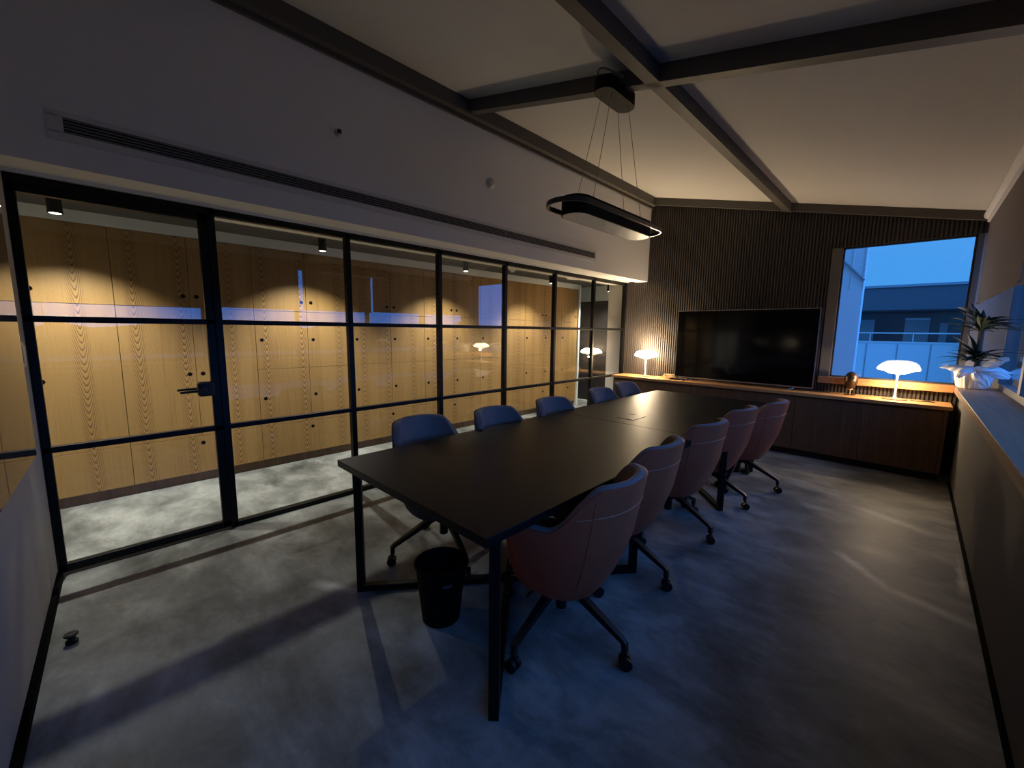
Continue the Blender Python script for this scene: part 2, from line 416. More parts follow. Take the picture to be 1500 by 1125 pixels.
# wooden ledge along the right wall
struct('trim_6', MB().box((3.757, YN, .88), (4.06, YB + .0, .945), .004), 'ledge', 'deep wooden window ledge along the right wall', 'ledge')
# window 1 (back wall)
w1 = thing('window_1', 'square window in the fluted wall with blue dusk outside', 'window', (0, 0, 0), kind='structure')
f = MB()
f.box((W0 - .10, YB - .004, WZ0), (W0, YB + .05, WZ1 + .0))
f.box((W1, YB - .004, WZ0), (XR, YB + .05, WZ1))
f.build('casing', 'casing', w1, smooth=False)
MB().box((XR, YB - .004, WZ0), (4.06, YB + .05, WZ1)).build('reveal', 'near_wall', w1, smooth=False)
f = MB(); fy0, fy1 = YB + .03, YB + .075; e = .016
f.box((W0, fy0, WZ0), (W0 + e, fy1, WZ1)).box((W1 - e, fy0, WZ0), (W1, fy1, WZ1)).box((W0, fy0, WZ1 - e), (W1, fy1, WZ1)).box((W0, fy0, WZ0), (W1, fy1, WZ0 + e))
f.build('window_frame', 'window_dark', w1, smooth=False)
MB().box((W0 + .01, YB + .05, WZ0 + .01), (W1 - .01, YB + .058, WZ1 - .01)).build('pane', 'win_glass', w1, smooth=False)
MB().box((W0 - .10, YB - .055, WZ0 - .075), (3.7575, YB + .04, WZ0), .004).build('window_sill', 'sill', w1)
# window 2: ribbon window in the right wall
muls = [YN + .02, 1.17, 2.45, 3.70, 4.92, 6.02]
w2 = thing('window_2', 'long ribbon window above the wooden ledge on the right', 'window', kind='structure')
f = MB()
f.box((4.04, YN, .945), (4.12, YB + .1, 1.0)).box((4.04, YN, 2.40), (4.12, YB + .1, 2.46))
f.build('window_frame', 'window_white', w2, smooth=False)
for y in muls:
    w = .10 if y == 4.92 else .05
    MB().box((4.03, y - w / 2, 1.0), (4.125, y + w / 2, 2.40), .003).build('mullion', 'window_white', w2)
for a, b in zip(muls, muls[1:]):
    MB().box((4.075, a + .02, .99), (4.083, b - .02, 2.41)).build('pane', 'win_glass', w2, smooth=False)

# ================================================================== GLASS PARTITION AND DOOR
P = [-.262, .614, 1.533, 2.451, 3.365, 4.276, 5.183, 6.071]
ZM, ZL, ZT = 1.478, .746, 2.178
d1 = thing('door_1', 'black framed glass door with a black lever handle', 'door', (0, P[0], 0), kind='structure')
y0, y1 = .013, P[1] - P[0] - .0225
f = MB()
for (a, b) in ((y0, y0 + .033), (y1 - .047, y1)): f.box((-.02, a, .012), (.02, b, ZT), .002)
f.box((-.02, y0, .012), (.02, y1, .06), .002).box((-.02, y0, ZT - .045), (.02, y1, ZT), .002)
f.box((-.02, y0, ZM - .0175), (.02, y1, ZM + .0175), .002).box((-.02, y0, ZL - .0175), (.02, y1, ZL + .0175), .002)
f.build('door_frame', 'black_metal', d1)
for a, b in ((.06, ZL - .0175), (ZL + .0175, ZM - .0175), (ZM + .0175, ZT - .045)):
    MB().box((-.004, y0 + .03, a - .004), (.004, y1 - .04, b + .004)).build('pane', 'glass', d1, smooth=False)
h = MB().box((-.032, y1 - .125, .975), (.032, y1 - .03, 1.075), .018, 3)
hp = h.build('handle_plate', 'black_plastic', d1)
for sx in (-1, 1):
    MB().tube([(sx * .03, y1 - .085, 1.025), (sx * .066, y1 - .085, 1.025), (sx * .075, y1 - .10, 1.023), (sx * .072, y1 - .155, 1.021), (sx * .070, y1 - .225, 1.019)], [.011, .011, .010, .009, .008], seg=10).build('door_handle', 'black_plastic', hp)
gp = thing('glass_partition', 'black steel framed glass partition between meeting room and corridor', 'partition', (0, 0, 0))
for i, y in enumerate(P):
    w = .042
    lo = (-.027, y - w / 2, 0); hi = (.027, y + w / 2, ZT + .04)
    if i == 0: lo = (-.027, -.279, 0); hi = (.027, -.2505, ZT + .04)
    if i == 7: hi = (.027, YB - .004, ZT + .04)
    MB().box(lo, hi, .002).build('post', 'black_metal', gp)
MB().box((-.027, -.279, ZT), (.027, YB - .004, 2.2215), .002).build('top_rail', 'black_metal', gp)
MB().box((-.027, P[1], 0), (.027, YB - .004, .036), .002).build('bottom_rail', 'black_metal', gp)
for zc in (ZL, ZM):
    MB().box((-.0225, P[1], zc - .0165), (.0225, YB - .005, zc + .0165), .002).build('middle_rail', 'black_metal', gp)
for a, b in zip(P[1:], P[2:]):
    for z0, z1 in ((.034, ZL - .015), (ZL + .015, ZM - .015), (ZM + .015, ZT + .002)):
        MB().box((-.004, a + .018, z0), (.004, b - .018, z1)).build('pane', 'glass', gp, smooth=False)

# ================================================================== CORRIDOR SHELL
struct('wall_corridor', MB().box((-1.95, -2.6, 2.222), (XC + .012, 6.522, 2.45)).box((-2.0, -2.6, 0), (-1.805, 7.1, 2.45)), 'corridor_white', 'pale grey bulkhead strip above the oak cabinets', 'wall', smooth=False)
struct('ceiling_corridor', MB().box((-2.2, -2.6, 2.31), (-.05, 7.4, 2.44)), 'corridor_dark', 'dark grey corridor ceiling', 'ceiling', smooth=False)
struct('trim_7', MB().box((-.20, P[1], 2.195), (-.028, 7.0, 2.31)).box((-.075, -2.6, 2.19), (-.028, P[1], 2.31)), 'corridor_white', 'white ceiling strip behind the top of the glass', 'ceiling strip', smooth=False)
# wall stub behind the end of the glass, far wall with dark door
struct('wall_corridor_end', MB().box((-.31, YB + .002, 0), (0, YB + .14, 2.31)).box((-.31, YB + .14, 0), (-.19, 7.02, 2.31)).box((-2.0, 6.96, 2.02), (-.19, 7.08, 2.31)).box((-.36, 6.96, 0), (-.19, 7.08, 2.02)), 'corridor_white', 'white wall end at the far end of the glass partition', 'wall', smooth=False)
struct('wall_corridor_start', MB().box((-2.0, -2.6, 0), (0, -2.5, 2.4)).box((-.06, -2.6, 0), (-.001, -.28, 2.4)), 'corridor_white', 'corridor wall beyond the glass door', 'wall', smooth=False)
dd = thing('door_2', 'dark doorway at the far end of the corridor', 'door', (0, 6.96, 0), kind='structure')
MB().box((-1.62, .03, 0), (-.36, .07, 1.98)).build('door_leaf', 'door_black', dd, smooth=False)
MB().box((-1.68, -.015, 0), (-1.62, .10, 2.02)).box((-1.68, -.015, 1.98), (-.36, .10, 2.02)).build('door_frame', 'door_black', dd, smooth=False)
MB().box((-1.60, .015, 0), (-1.565, .034, 1.95)).build('light_strip', 'corridor_white', dd, smooth=False)
struct('baseboard_corridor', MB().box((-1.50, 6.93, 0), (-.36, 6.975, .05)), 'corridor_white', 'white skirting at the foot of the dark corridor door', 'skirting', smooth=False)

# ================================================================== OAK CABINETS
DW = .4905
def hole_mesh():
    return MB().cyl((0, 0, 0), (.004, 0, 0), .0175, seg=20)
def door_part(root, name, ya, yb, za, zb, holes):
    g = .0018
    o = MB().box((-.019, ya + g, za + g), (0, yb - g, zb - g), .0012, 1).build(name, 'veneer', root)
    for (hy, hz) in holes:
        hm = MB().cyl((-.002, hy, hz), (.0012, hy, hz), .0175, seg=20).build('finger_hole', 'hole', o)
    return o
def cabinet(kind, label, y, n=2):
    r = thing('storage_cabinet', label, 'cabinet', (XC, y, 0), group='oak cabinets in the corridor')
    W = DW * n
    MB().box((-.56, .002, .09), (-.021, W - .002, 2.22)).build('body', 'veneer', r, smooth=False)
    MB().box((-.54, 0.0, 0), (-.035, W, .092)).build('plinth', 'cabinet_wood', r, smooth=False)
    for k in range(n):
        a, b = k * DW, (k + 1) * DW
        pair = (b - .048) if k == 0 else (a + .048)
        door_part(r, 'upper_door', a, b, 1.61, 2.22, [(pair, 1.71)])
        if kind == 'tall': door_part(r, 'tall_door', a, b, .436, 1.61, [(pair, 1.017)])
        else:
            door_part(r, 'locker_door', a, b, 1.023, 1.61, [(a + .054, 1.319)])
            door_part(r, 'locker_door', a, b, .436, 1.023, [(a + .054, .726)])
    door_part(r, 'drawer', 0, W, .09, .436, [(W / 2 + .005, .371)])
    return r
yc0 = .148
cabs = [('tall', -3, 'oak cabinet out of sight beyond the glass door'), ('tall', -1, 'oak cabinet at the left edge behind the glass door hinge side'),
        ('tall', 1, 'oak cabinet with tall doors behind the lever handle of the glass door'),
        ('locker', 3, 'first oak cabinet right of the glass door with stacked locker doors'),
        ('locker', 5, 'second oak cabinet right of the glass door, behind the nearest blue chairs'),
        ('locker', 7, 'middle oak cabinet showing the reflected window, fourth unit counted from the far end'),
        ('locker', 9, 'third oak cabinet counted from the far end of the corridor'),
        ('locker', 11, 'second to last oak cabinet of the corridor')]
tall0 = cabinet('tall', cabs[1][2], yc0 - 2 * DW)
dup(tall0, (XC, yc0 - 4 * DW, 0), 0, 'oak cabinet mostly hidden left of the glass door, seen mirrored in the wall board')
dup(tall0, (XC, yc0, 0), 0, cabs[2][2])
lock0 = cabinet('locker', cabs[3][2], yc0 + 2 * DW)
for k, c in zip((4, 6, 8, 10), cabs[4:]): dup(lock0, (XC, yc0 + k * DW, 0), 0, c[2])
cabinet('locker', 'narrow oak cabinet, last before the white end panel', yc0 + 12 * DW, 1)
tag(MB().box((-1.80, yc0 + 13 * DW + .003, 0), (XC + .03, yc0 + 13 * DW + .055, 2.305)).build('end_panel', 'corridor_white', smooth=False), 'white upright panel closing the far end of the oak cabinets', 'panel')

# ================================================================== CORRIDOR LIGHTS
def spotlight(y, label):
    r = thing('ceiling_spotlight', label, 'spotlight', (-.62, y, 2.31), group='black cylinder spotlights in the corridor')
    MB().lathe([(0, 0), (.036, 0), (.036, -.150), (.032, -.150), (.030, -.118), (0, -.118)], seg=28).build('housing', 'black_metal', r)
    MB().lathe([(0, -.119), (.0295, -.119), (.0305, -.147), (.022, -.151), (0, -.153)], seg=24).build('lens', 'spot_lens', r)
    # wall-washing optic: a main beam leaning to the cabinets and a weak wide spill
    for en, size, bl, tilt in ((SPOT_W, 106, .8, 15), (SPILL_W, 108, .85, -14)):
        ld = bpy.data.lights.new('spot_beam', 'SPOT'); ld.energy = en; ld.color = (.97, .98, .87)
        ld.spot_size = radians(size); ld.spot_blend = bl; ld.shadow_soft_size = .014
        lo = bpy.data.objects.new('spot_beam', ld); COL.objects.link(lo); lo.parent = r; lo.location = (0, 0, -.165)
        lo.rotation_euler = (0, radians(tilt), 0)
    return r
SPOT_W, SPILL_W = 150, 46
sp0 = spotlight(-.10, 'black cylinder spotlight nearest the glass door hinge')
for y, lb in ((1.58, 'black cylinder spotlight right of the glass door, over the first locker cabinet'), (3.30, 'black cylinder spotlight over the middle of the corridor'),
              (4.97, 'black cylinder spotlight near the far end of the cabinets'), (6.62, 'black cylinder spotlight beyond the cabinets by the dark doorway')):
    dup(sp0, (-.62, y, 2.31), 0, lb)
dup(sp0, (-.62, -1.75, 2.31), 0, 'black cylinder spotlight hidden beyond the wall at left')
t = thing('smoke_detector', 'white domed smoke detector on the dark corridor ceiling', 'smoke detector', (-.70, 4.20, 2.31))
MB().lathe([(0, 0), (.06, 0), (.06, -.012), (.048, -.03), (.02, -.05), (0, -.055)]).build('dome', 'sensor', t)
MB().lathe([(.022, -.049), (.026, -.052), (.02, -.058), (0, -.06)]).build('vent_ring', 'sensor', t)
t = thing('ceiling_disc_light', 'flat white round ceiling light near the end of the corridor', 'ceiling light', (-.62, 5.55, 2.31))
MB().lathe([(0, 0), (.12, 0), (.125, -.012), (.118, -.03), (0, -.034)]).build('diffuser', 'sensor', t)
MB().lathe([(.118, 0), (.13, 0), (.13, -.014), (.122, -.014)]).build('rim', 'vent_white', t)

# ================================================================== LEFT BULKHEAD FITTINGS
va, vb = -.012, 4.617
v = thing('air_vent', 'long slotted air vent in the white bulkhead', 'air vent', (.37, 0, 0))
fr = MB().box((0, va - .055, 2.445), (.008, vb + .03, 2.47)).box((0, va - .055, 2.335), (.008, vb + .03, 2.373)).box((0, va - .055, 2.37), (.008, va, 2.448)).box((0, vb, 2.37), (.008, vb + .03, 2.448))
fr.build('frame', 'vent_white', v, smooth=False)
MB().box((.0005, va, 2.372), (.0015, vb, 2.446)).build('void', 'vent_dark', v, smooth=False)
for k in range(5):
    z = 2.379 + k * .0150
    MB().box((.001, va, z - .0028), (.007, vb, z + .0028)).build('slat', 'vent_slat', v, smooth=False)
MB().box((.001, 3.0, 2.372), (.0075, 3.012, 2.446)).build('divider', 'vent_slat', v, smooth=False)
t = thing('smoke_sensor', 'small round white smoke sensor on the bulkhead above the vent', 'sensor', (.37, 2.794, 2.84))
R90 = Matrix.Rotation(pi / 2, 4, 'Y')
def wall_lathe(prof, name, m, par, seg=32):
    mb = MB().lathe(prof, seg=seg); bmesh.ops.transform(mb.bm, matrix=R90, verts=mb.bm.verts); return mb.build(name, m, par)
wall_lathe([(0, 0), (.05, 0), (.05, .012), (.042, .018), (0, .018)], 'base', 'sensor', t)
wall_lathe([(.034, .018), (.036, .034), (.026, .044), (0, .046)], 'head', 'sensor', t)
MB().box((.03, -.006, .018), (.040, .006, .026)).build('indicator', 'black_plastic', t)
t = thing('sprinkler', 'tiny dark sprinkler head on the bulkhead near the left', 'sprinkler', (.37, 1.333, 2.813))
wall_lathe([(0, 0), (.024, 0), (.022, .006), (.008, .01), (.008, .032), (.016, .036), (0, .037)], 'head', 'silver', t, 20)
MB().box((.037, -.014, -.014), (.040, .014, .014), .001).build('deflector', 'black_plastic', t)

# ================================================================== CONFERENCE TABLE
TX, TY, TR = 1.257, .873, .0072
TL, TW, TH = 3.913, 1.195, .74
tb = thing('conference_table', 'long black conference table with slim black steel legs', 'table', (TX, TY, 0), TR)
for a, b in ((0, TL / 2 - .0012), (TL / 2 + .0012, TL)):
    MB().box((0, a, TH - .036), (TW, b, TH), .0025).build('tabletop', 'table', tb)
def xbase(cy, sgn):
    # two crossed rectangular steel frames, uprights at the corners
    c = [(.105, cy - .62), (TW - .105, cy + .62)], [(TW - .017, cy - .62), (.105, cy + .62)]
    for (p, q) in c:
        p, q = Vector((*p, 0)), Vector((*q, 0)); d = (q - p).normalized(); n = Vector((-d.y, d.x, 0)); L = (q - p).length
        ang = atan2(d.y, d.x); Rz = Matrix.Rotation(ang, 4, 'Z')
        def bar(name, s0, s1, z0, z1):
            cc = p + d * (s0 + s1) / 2
            h = Vector(((s1 - s0) / 2, .020, (z1 - z0) / 2)); ctr = Vector((cc.x, cc.y, (z0 + z1) / 2))
            MB().box(ctr - h, ctr + h, .002, rot=Rz).build(name, 'black_metal', tb)
        bar('leg', -.02, .02, 0, TH - .038); bar('leg', L - .02, L + .02, 0, TH - .038)
        bar('floor_bar', .02, L - .02, 0, .035); bar('top_bar', .02, L - .02, TH - .072, TH - .038)
xbase(.68, 1); xbase(TL - .68, -1)
ol = MB().box((-.075, -.105, 0), (.075, .105, .0022), .001).build('cable_flap', 'table', tb, loc=(.56, 2.22, TH))
MB().box((-.075, .098, .0022), (-.02, .104, .0042)).build('flap_edge', 'black_plastic', ol)

# ================================================================== CHAIRS
ZB = .30
def smooth01(t): t = max(0, min(1, t)); return t * t * (3 - 2 * t)
def rim_h(th):
    a = abs(th) * 180 / pi
    if a < 42: return .845 - .008 * (a / 42) ** 2
    if a < 84: return .837 - .209 * smooth01((a - 42) / 42) 
    return .628 - .018 * smooth01((a - 84) / 45)
def shell_pt(th, v, ins, top=0.0):
    c, s_ = -cos(th), sin(th); n = 2.5
    C = math.copysign(abs(c) ** (2 / n), c); Sn = math.copysign(abs(s_) ** (2 / n), s_)
    hh = rim_h(th) + top
    z = ZB + (hh - ZB) * v
    zf = (z - ZB) / (.845 - ZB)
    sc = .74 + .26 * (max(0, min(1, zf * 2.1))) ** .6
    sc = min(sc, 1.0)
    a, b = .262, .288
    x = (a - ins) * sc * C - .105 * zf * max(0, -C) + .0
    y = (b - ins) * sc * Sn * (1 - .10 * zf * max(0, -C))
    return Vector((x, y, z))
def shell_solid(mb, thm, i0, i1, v0, v1, nt=48, nv=12, crest=.008):
    def strip(ins, tp): return [[shell_pt(-thm + 2 * thm * i / nt, v0 + (v1 - v0) * j / nv, ins, tp) for j in range(nv + 1)] for i in range(nt + 1)]
    A = strip(i0, 0); B = strip(i1, 0)
    rows = []
    for i in range(nt + 1):
        a, b = A[i][-1], B[i][-1]
        rows.append(A[i] + [a.lerp(b, .2) + Vector((0, 0, crest * .75)), a.lerp(b, .5) + Vector((0, 0, crest)), a.lerp(b, .8) + Vector((0, 0, crest * .6))] + B[i][::-1])
    vs = mb.grid(rows)
    mb.bm.faces.new(vs[0]); mb.bm.faces.new(vs[-1][::-1])
    for i in range(nt): mb.bm.faces.new((vs[i][0], vs[i + 1][0], vs[i + 1][-1], vs[i][-1]))
    return vs
def make_chair(label, skin, thread):
    r = thing('conference_chair', label, 'chair')
    mb = MB(); thm = radians(126)
    shell_solid(mb, thm, 0.0, .010, 0.0, 1.0, crest=.002)
    # underside pan
    ring = [shell_pt(-thm + 2 * thm * i / 32, 0.0, .004) for i in range(33)]
    low = [Vector((p.x * .8, p.y * .8, ZB - .018)) for p in ring]
    up = [p + Vector((0, 0, .012)) for p in ring]
    vs = [[mb.bm.verts.new(p) for p in row] for row in (up, ring, low)]
    for a, b in zip(vs, vs[1:]):
        for i in range(33): mb.bm.faces.new((a[i], a[(i + 1) % 33], b[(i + 1) % 33], b[i]))
    mb.bm.faces.new(vs[2]); mb.bm.faces.new(vs[0][::-1])
    sh = mb.build('shell', skin, r)
    # stitched seam across the back and two upright piped seams
    st = MB().tube([shell_pt(radians(a), .0 + (.735 - .03 * (a / 62) ** 2 - ZB) / (rim_h(radians(a)) - ZB), -.0005) for a in range(-62, 63, 4)], .0022, seg=6)
    st.build('stitching', thread, sh)
    for sg in (-1, 1):
        MB().tube([shell_pt(sg * radians(49), v / 14, .0012) for v in range(2, 14)], .0045, seg=6).build('piping', skin, sh)
    mb = MB(); shell_solid(mb, radians(124.5), .0105, .052, .10, 1.0, crest=.011)
    mb.build('upholstery', 'fabric', r)
    # seat cushion
    prof = [(0.0, .335), (.80, .335), (.93, .36), (1.0, .41), (.985, .437), (.92, .453), (.6, .461), (0.0, .463)]
    mb = MB(); seg = 40; rows = []
    for k, z in prof:
        row = []
        for i in range(seg):
            a = 2 * pi * i / seg; n = 3.2
            cx, sy = cos(a), sin(a)
            X = math.copysign(abs(cx) ** (2 / n), cx); Y = math.copysign(abs(sy) ** (2 / n), sy)
            kk = max(k, .001)
            row.append((.035 + .215 * X * kk, .222 * Y * kk * (1 - .06 * max(0, -X)), z))
        rows.append(row)
    mb.grid(rows, wrap=True); mb.build('seat_cushion', 'fabric', r)
    MB().cyl((0, 0, .120), (0, 0, .30), .027, seg=20).cyl((0, 0, .215), (0, 0, .288), .048, .060, seg=20).build('column', 'chair_metal', r)
    MB().tube([(.05, .05, .278), (.06, .18, .268), (.06, .215, .268)], .006, seg=8).build('lever', 'chair_metal', r)
    for k in range(4):
        a = k * pi / 2; d = Vector((cos(a), sin(a), 0)); n = Vector((-d.y, d.x, 0))
        leg = MB().tube([d * .03 + Vector((0, 0, .255)), d * .12 + Vector((0, 0, .218)), d * .325 + Vector((0, 0, .122)), d * .338 + Vector((0, 0, .112)), d * .34 + Vector((0, 0, .07))], [.027, .024, .017, .017, .0155], seg=4, up=n).build('leg', 'chair_metal', r)
        cs = MB(); c0 = d * .345 + Vector((0, 0, .0275)); ax = (n * cos(.5 + k) + d * sin(.5 + k)).normalized()
        for s_ in (-1, 1): cs.cyl(c0 + ax * s_ * .007, c0 + ax * s_ * .025, .0272, seg=22)
        cs.cyl(c0 - ax * .008, c0 + ax * .008, .012, seg=12).cyl(c0, c0 + Vector((-d.x * .005, -d.y * .005, .055)), .0085, seg=10)
        cs.build('caster', 'black_plastic', leg)
    return r
def row(spots, skin, thread, text, group):
    first = None
    for (x, y, a, base), n in zip(spots, ordn):
        if first is None:
            c = first = make_chair(text % n, skin, thread); first.location = (x, y, 0); first.rotation_euler = (0, 0, a); first['group'] = group
        else: c = dup(first, (x, y, 0), a, text % n, group)
        for o in c.children:
            if o.name.split('.')[0] == 'leg': o.rotation_euler = (0, 0, base)
LG, RG = 'chairs along the glass side of the table', 'chairs along the window side of the table'
ordn = ['nearest', 'second nearest', 'middle', 'second to last', 'farthest']
# x, y, turn of the seat, turn of the star base
Lp = [(1.335, 1.515, .0, -.24), (1.43, 2.13, .02, .3), (1.44, 2.815, .0, .5), (1.39, 3.685, .05, .2), (1.30, 4.36, .04, .7)]
Rp = [(2.325, 1.49, pi + .16, -.13), (2.215, 2.17, pi + .07, -.09), (2.215, 2.95, pi - .09, -.11), (2.215, 3.69, pi - .06, 0), (2.32, 4.27, pi + .02, 0)]
row(Lp, 'fabric_dark', 'fabric', 'navy upholstered swivel chair, %s of five on the glass partition side', LG)
row(Rp, 'leather', 'stitch', 'brown leather backed swivel chair, %s of five on the window side', RG)

# ================================================================== WASTE BIN, DOOR STOP, NEAR-WALL FITTINGS
b = thing('waste_bin', 'round black waste bin beside the near table leg', 'bin', (1.845, 1.125, 0), radians(-20))
MB().lathe([(0, .004), (.086, .004), (.090, 0), (.094, .004), (.124, .292), (.129, .296), (.129, .303), (.122, .303), (.119, .292), (.088, .012), (0, .012)], seg=56).build('body', 'bin', b)
MB().tube([(.1275 * cos(a), .1275 * sin(a), .30) for a in [2 * pi * k / 48 for k in range(48)]], .0045, seg=8, closed=True).build('rim', 'bin', b)
MB().box((.1165, -.022, .225), (.1212, .022, .238), .001).build('handle_slot', 'switch_dark', b)
t = thing('door_stop', 'small black door stop on the floor near the left wall', 'door stop', (.80, -.185, 0))
MB().lathe([(0, 0), (.022, 0), (.022, .012), (.014, .016), (.014, .030), (.019, .034), (.019, .046), (0, .048)], seg=20).build('post', 'black_plastic', t)
MB().tube([(.021 * cos(k * pi / 10), .021 * sin(k * pi / 10), .04) for k in range(20)], .005, seg=6, closed=True).build('rubber_ring', 'black_plastic', t)
t = thing('mounted_glass_board', 'dark glossy glass writing board on the wall at left', 'board', (.345, near_y(.345), .80), -.034)
MB().box((0, .012, 0), (2.3, .02, 1.2), .001).build('glass_sheet', 'board', t)
for (px, pz) in ((.05, .05), (2.25, .05), (.05, 1.15), (2.25, 1.15)): MB().cyl((px, .0015, pz), (px, .013, pz), .012, seg=16).build('standoff', 'silver', t)
t = thing('light_switch', 'pale light switch plate on the white wall by the glass door', 'light switch', (.205, near_y(.205), 1.295), -.034)
MB().box((-.045, 0, -.065), (.045, .009, .065), .003).build('plate', 'switch', t)
MB().box((-.03, .009, -.045), (.03, .013, .045), .002).build('rocker', 'switch', t)

# ================================================================== SIDEBOARD, TV, LAMPS, ORNAMENTS
CY = YB - .40; CT = .765
sb = thing('sideboard', 'long low wooden sideboard under the television', 'sideboard', (0, 0, 0))
MB().box((.045, CY, CT - .035), (3.752, YB - .001, CT), .003).build('countertop', 'counter', sb)
MB().box((.06, CY + .045, .08), (3.725, YB - .002, CT - .036)).build('carcass', 'cabinet_wood', sb, smooth=False)
MB().box((.06, CY + .10, 0), (3.72, CY + .13, .085)).build('plinth', 'vent_dark', sb, smooth=False)
nd = 6; x0, x1 = .065, 3.70
for k in range(nd):
    a = x0 + (x1 - x0) * k / nd; bb = x0 + (x1 - x0) * (k + 1) / nd
    MB().box((a + .002, CY + .025, .085), (bb - .002, CY + .044, CT - .060), .001).build('door', 'cabinet_wood', sb)
MB().box((3.70, CY + .02, .085), (3.727, CY + .046, CT - .036)).build('end_stile', 'cabinet_wood', sb, smooth=False)

tv = thing('television', 'large black flat television on chrome feet', 'television', (0, 5.965, 0))
tx0, tx1, tz0, tz1 = .945, 2.615, .795, 1.750
MB().box((tx0, -.012, tz0), (tx1, .03, tz1), .003).box((tx0 + .25, .028, tz0 + .05), (tx1 - .25, .06, tz1 - .35), .01).build('back_case', 'black_plastic', tv)
MB().box((tx0 + .012, -.0155, tz0 + .016), (tx1 - .012, -.011, tz1 - .012)).build('screen', 'screen', tv, smooth=False)
bz = MB().box((tx0, -.017, tz0), (tx1, -.010, tz0 + .016)).box((tx0, -.017, tz1 - .010), (tx1, -.010, tz1)).box((tx0, -.017, tz0 + .016), (tx0 + .010, -.010, tz1 - .010)).box((tx1 - .010, -.017, tz0 + .016), (tx1, -.010, tz1 - .010))
bz.build('bezel', 'silver', tv, smooth=False)
for fx in (1.20, 2.43):
    MB().tube([(fx, .01, tz0 + .01), (fx, .0, .785), (fx - .05, -.10, .774)], [.012, .011, .008], seg=8).tube([(fx, 0.0, .785), (fx + .06, .09, .774)], [.011, .008], seg=8).build('foot', 'chrome', tv)
t = thing('set_top_box', 'small dark box with cables below the left end of the television', 'box', (1.03, 5.86, CT))
MB().box((-.10, -.03, 0), (.10, .04, .022), .004).build('case', 'black_plastic', t)
MB().tube([(-.10, .0, .012), (-.14, -.02, .016), (-.16, .01, .010), (-.13, .04, .006)], .004, seg=6).build('cable', 'silver', t)
MB().box((.06, -.033, .006), (.09, -.030, .014)).build('socket', 'chrome', t)

def lamp(x, y, label, watts, glow):
    r = thing('table_lamp', label, 'lamp', (x, y, CT), group='mushroom table lamps on the sideboard')
    MB().lathe([(0, 0), (.098, 0), (.100, .004), (.098, .010), (.03, .016), (0, .016)], seg=48).build('base', 'lamp_base', r)
    MB().lathe([(.018, .014), (.013, .03), (.010, .06), (.0085, .16), (.009, .25), (.014, .268), (.0, .268)], seg=24).build('stem', 'lamp_white', r)
    # opal dome, open at the crown and underneath
    pr = [(.070, .392), (.100, .388), (.132, .375), (.157, .354), (.170, .332), (.171, .321), (.165, .314), (.152, .311)]
    inn = [(.150, .315), (.160, .318), (.164, .324), (.162, .333), (.150, .350), (.128, .369), (.098, .381), (.070, .386)]
    MB().lathe(pr + inn + [pr[0]], seg=56).build('shade', glow, r)
    MB().lathe([(.152, .312), (.118, .305), (.096, .294), (.080, .282), (.05, .275), (.0, .272), (.0, .276), (.05, .279), (.076, .286), (.092, .298), (.116, .309), (.150, .315)], seg=56).build('lower_diffuser', 'lamp_under', r)
    MB().lathe([(0, .268), (.014, .268), (.014, .30), (.022, .316), (.024, .332), (.016, .348), (0, .353)], seg=20).build('bulb', 'lamp_under', r)
    ld = bpy.data.lights.new('lamp_glow', 'POINT'); ld.energy = watts; ld.color = (1.0, .72, .42); ld.shadow_soft_size = .03
    lo = bpy.data.objects.new('lamp_glow', ld); COL.objects.link(lo); lo.parent = r; lo.location = (0, 0, .340)
    l2 = bpy.data.lights.new('lamp_spill', 'POINT'); l2.energy = 18; l2.color = (1.0, .74, .44); l2.shadow_soft_size = .02
    lo = bpy.data.objects.new('lamp_spill', l2); COL.objects.link(lo); lo.parent = r; lo.location = (0, -.04, .248)
    return r
l0 = lamp(.50, 5.935, 'lit mushroom lamp on the sideboard by the glass partition', 84, 'shade')
lamp(3.33, 5.935, 'lit mushroom lamp on the sideboard under the back window', 3, 'shade_soft')
t = thing('wooden_box', 'small pale wooden box with dark knobs left of the television', 'box', (.862, 5.99, CT))
MB().box((-.10, -.03, 0), (.10, .03, .034), .003).box((-.085, -.027, .034), (.10, .027, .058), .003).build('case', 'box', t)
for kx in (-.055, .06): MB().cyl((kx, -.034, .042), (kx, -.026, .042), .008, seg=14).build('knob', 'bronze', t)
t = thing('head_sculpture', 'dark bronze head sculpture on a thin stand before the window', 'sculpture', (2.955, 5.97, CT))
MB().lathe([(0, 0), (.055, 0), (.056, .005), (.05, .009), (0, .009)], seg=28).build('base', 'bronze', t)
MB().lathe([(.006, .008), (.006, .05), (.02, .06), (.024, .085), (0, .09)], seg=14).build('stem', 'box', t)
hd = MB(); rows = []
for i in range(17):
    ph = pi * i / 16; row = []
    for j in range(24):
        a = 2 * pi * j / 24
        rr = sin(ph); zz = -cos(ph)
        x_ = .062 * rr * cos(a) * (1 + .12 * zz); y_ = .075 * rr * sin(a) * (1 + .15 * zz); z_ = .165 + .10 * zz
        if sin(a) < -.6 and -.35 < zz < .15: y_ -= .016 * (1 - abs(cos(a)) / .8) * (1 - abs(zz + .1) * 3)
        if sin(a) < -.2 and .1 < zz < .35: y_ += .008
        row.append((x_, y_, z_))
    rows.append(row)
hd.grid(rows, wrap=True)
hd.build('head', 'bronze', t)
tag(MB().tube([(3.45, 5.96, CT + .005), (3.52, 5.93, CT + .004), (3.58, 5.96, CT + .004), (3.63, 5.94, CT + .004), (3.60, 6.02, CT + .004), (3.54, 6.06, CT + .004)], .004, seg=6).build('power_cord', 'black_plastic'), 'thin dark cord lying beside the lamp under the window', 'cord')

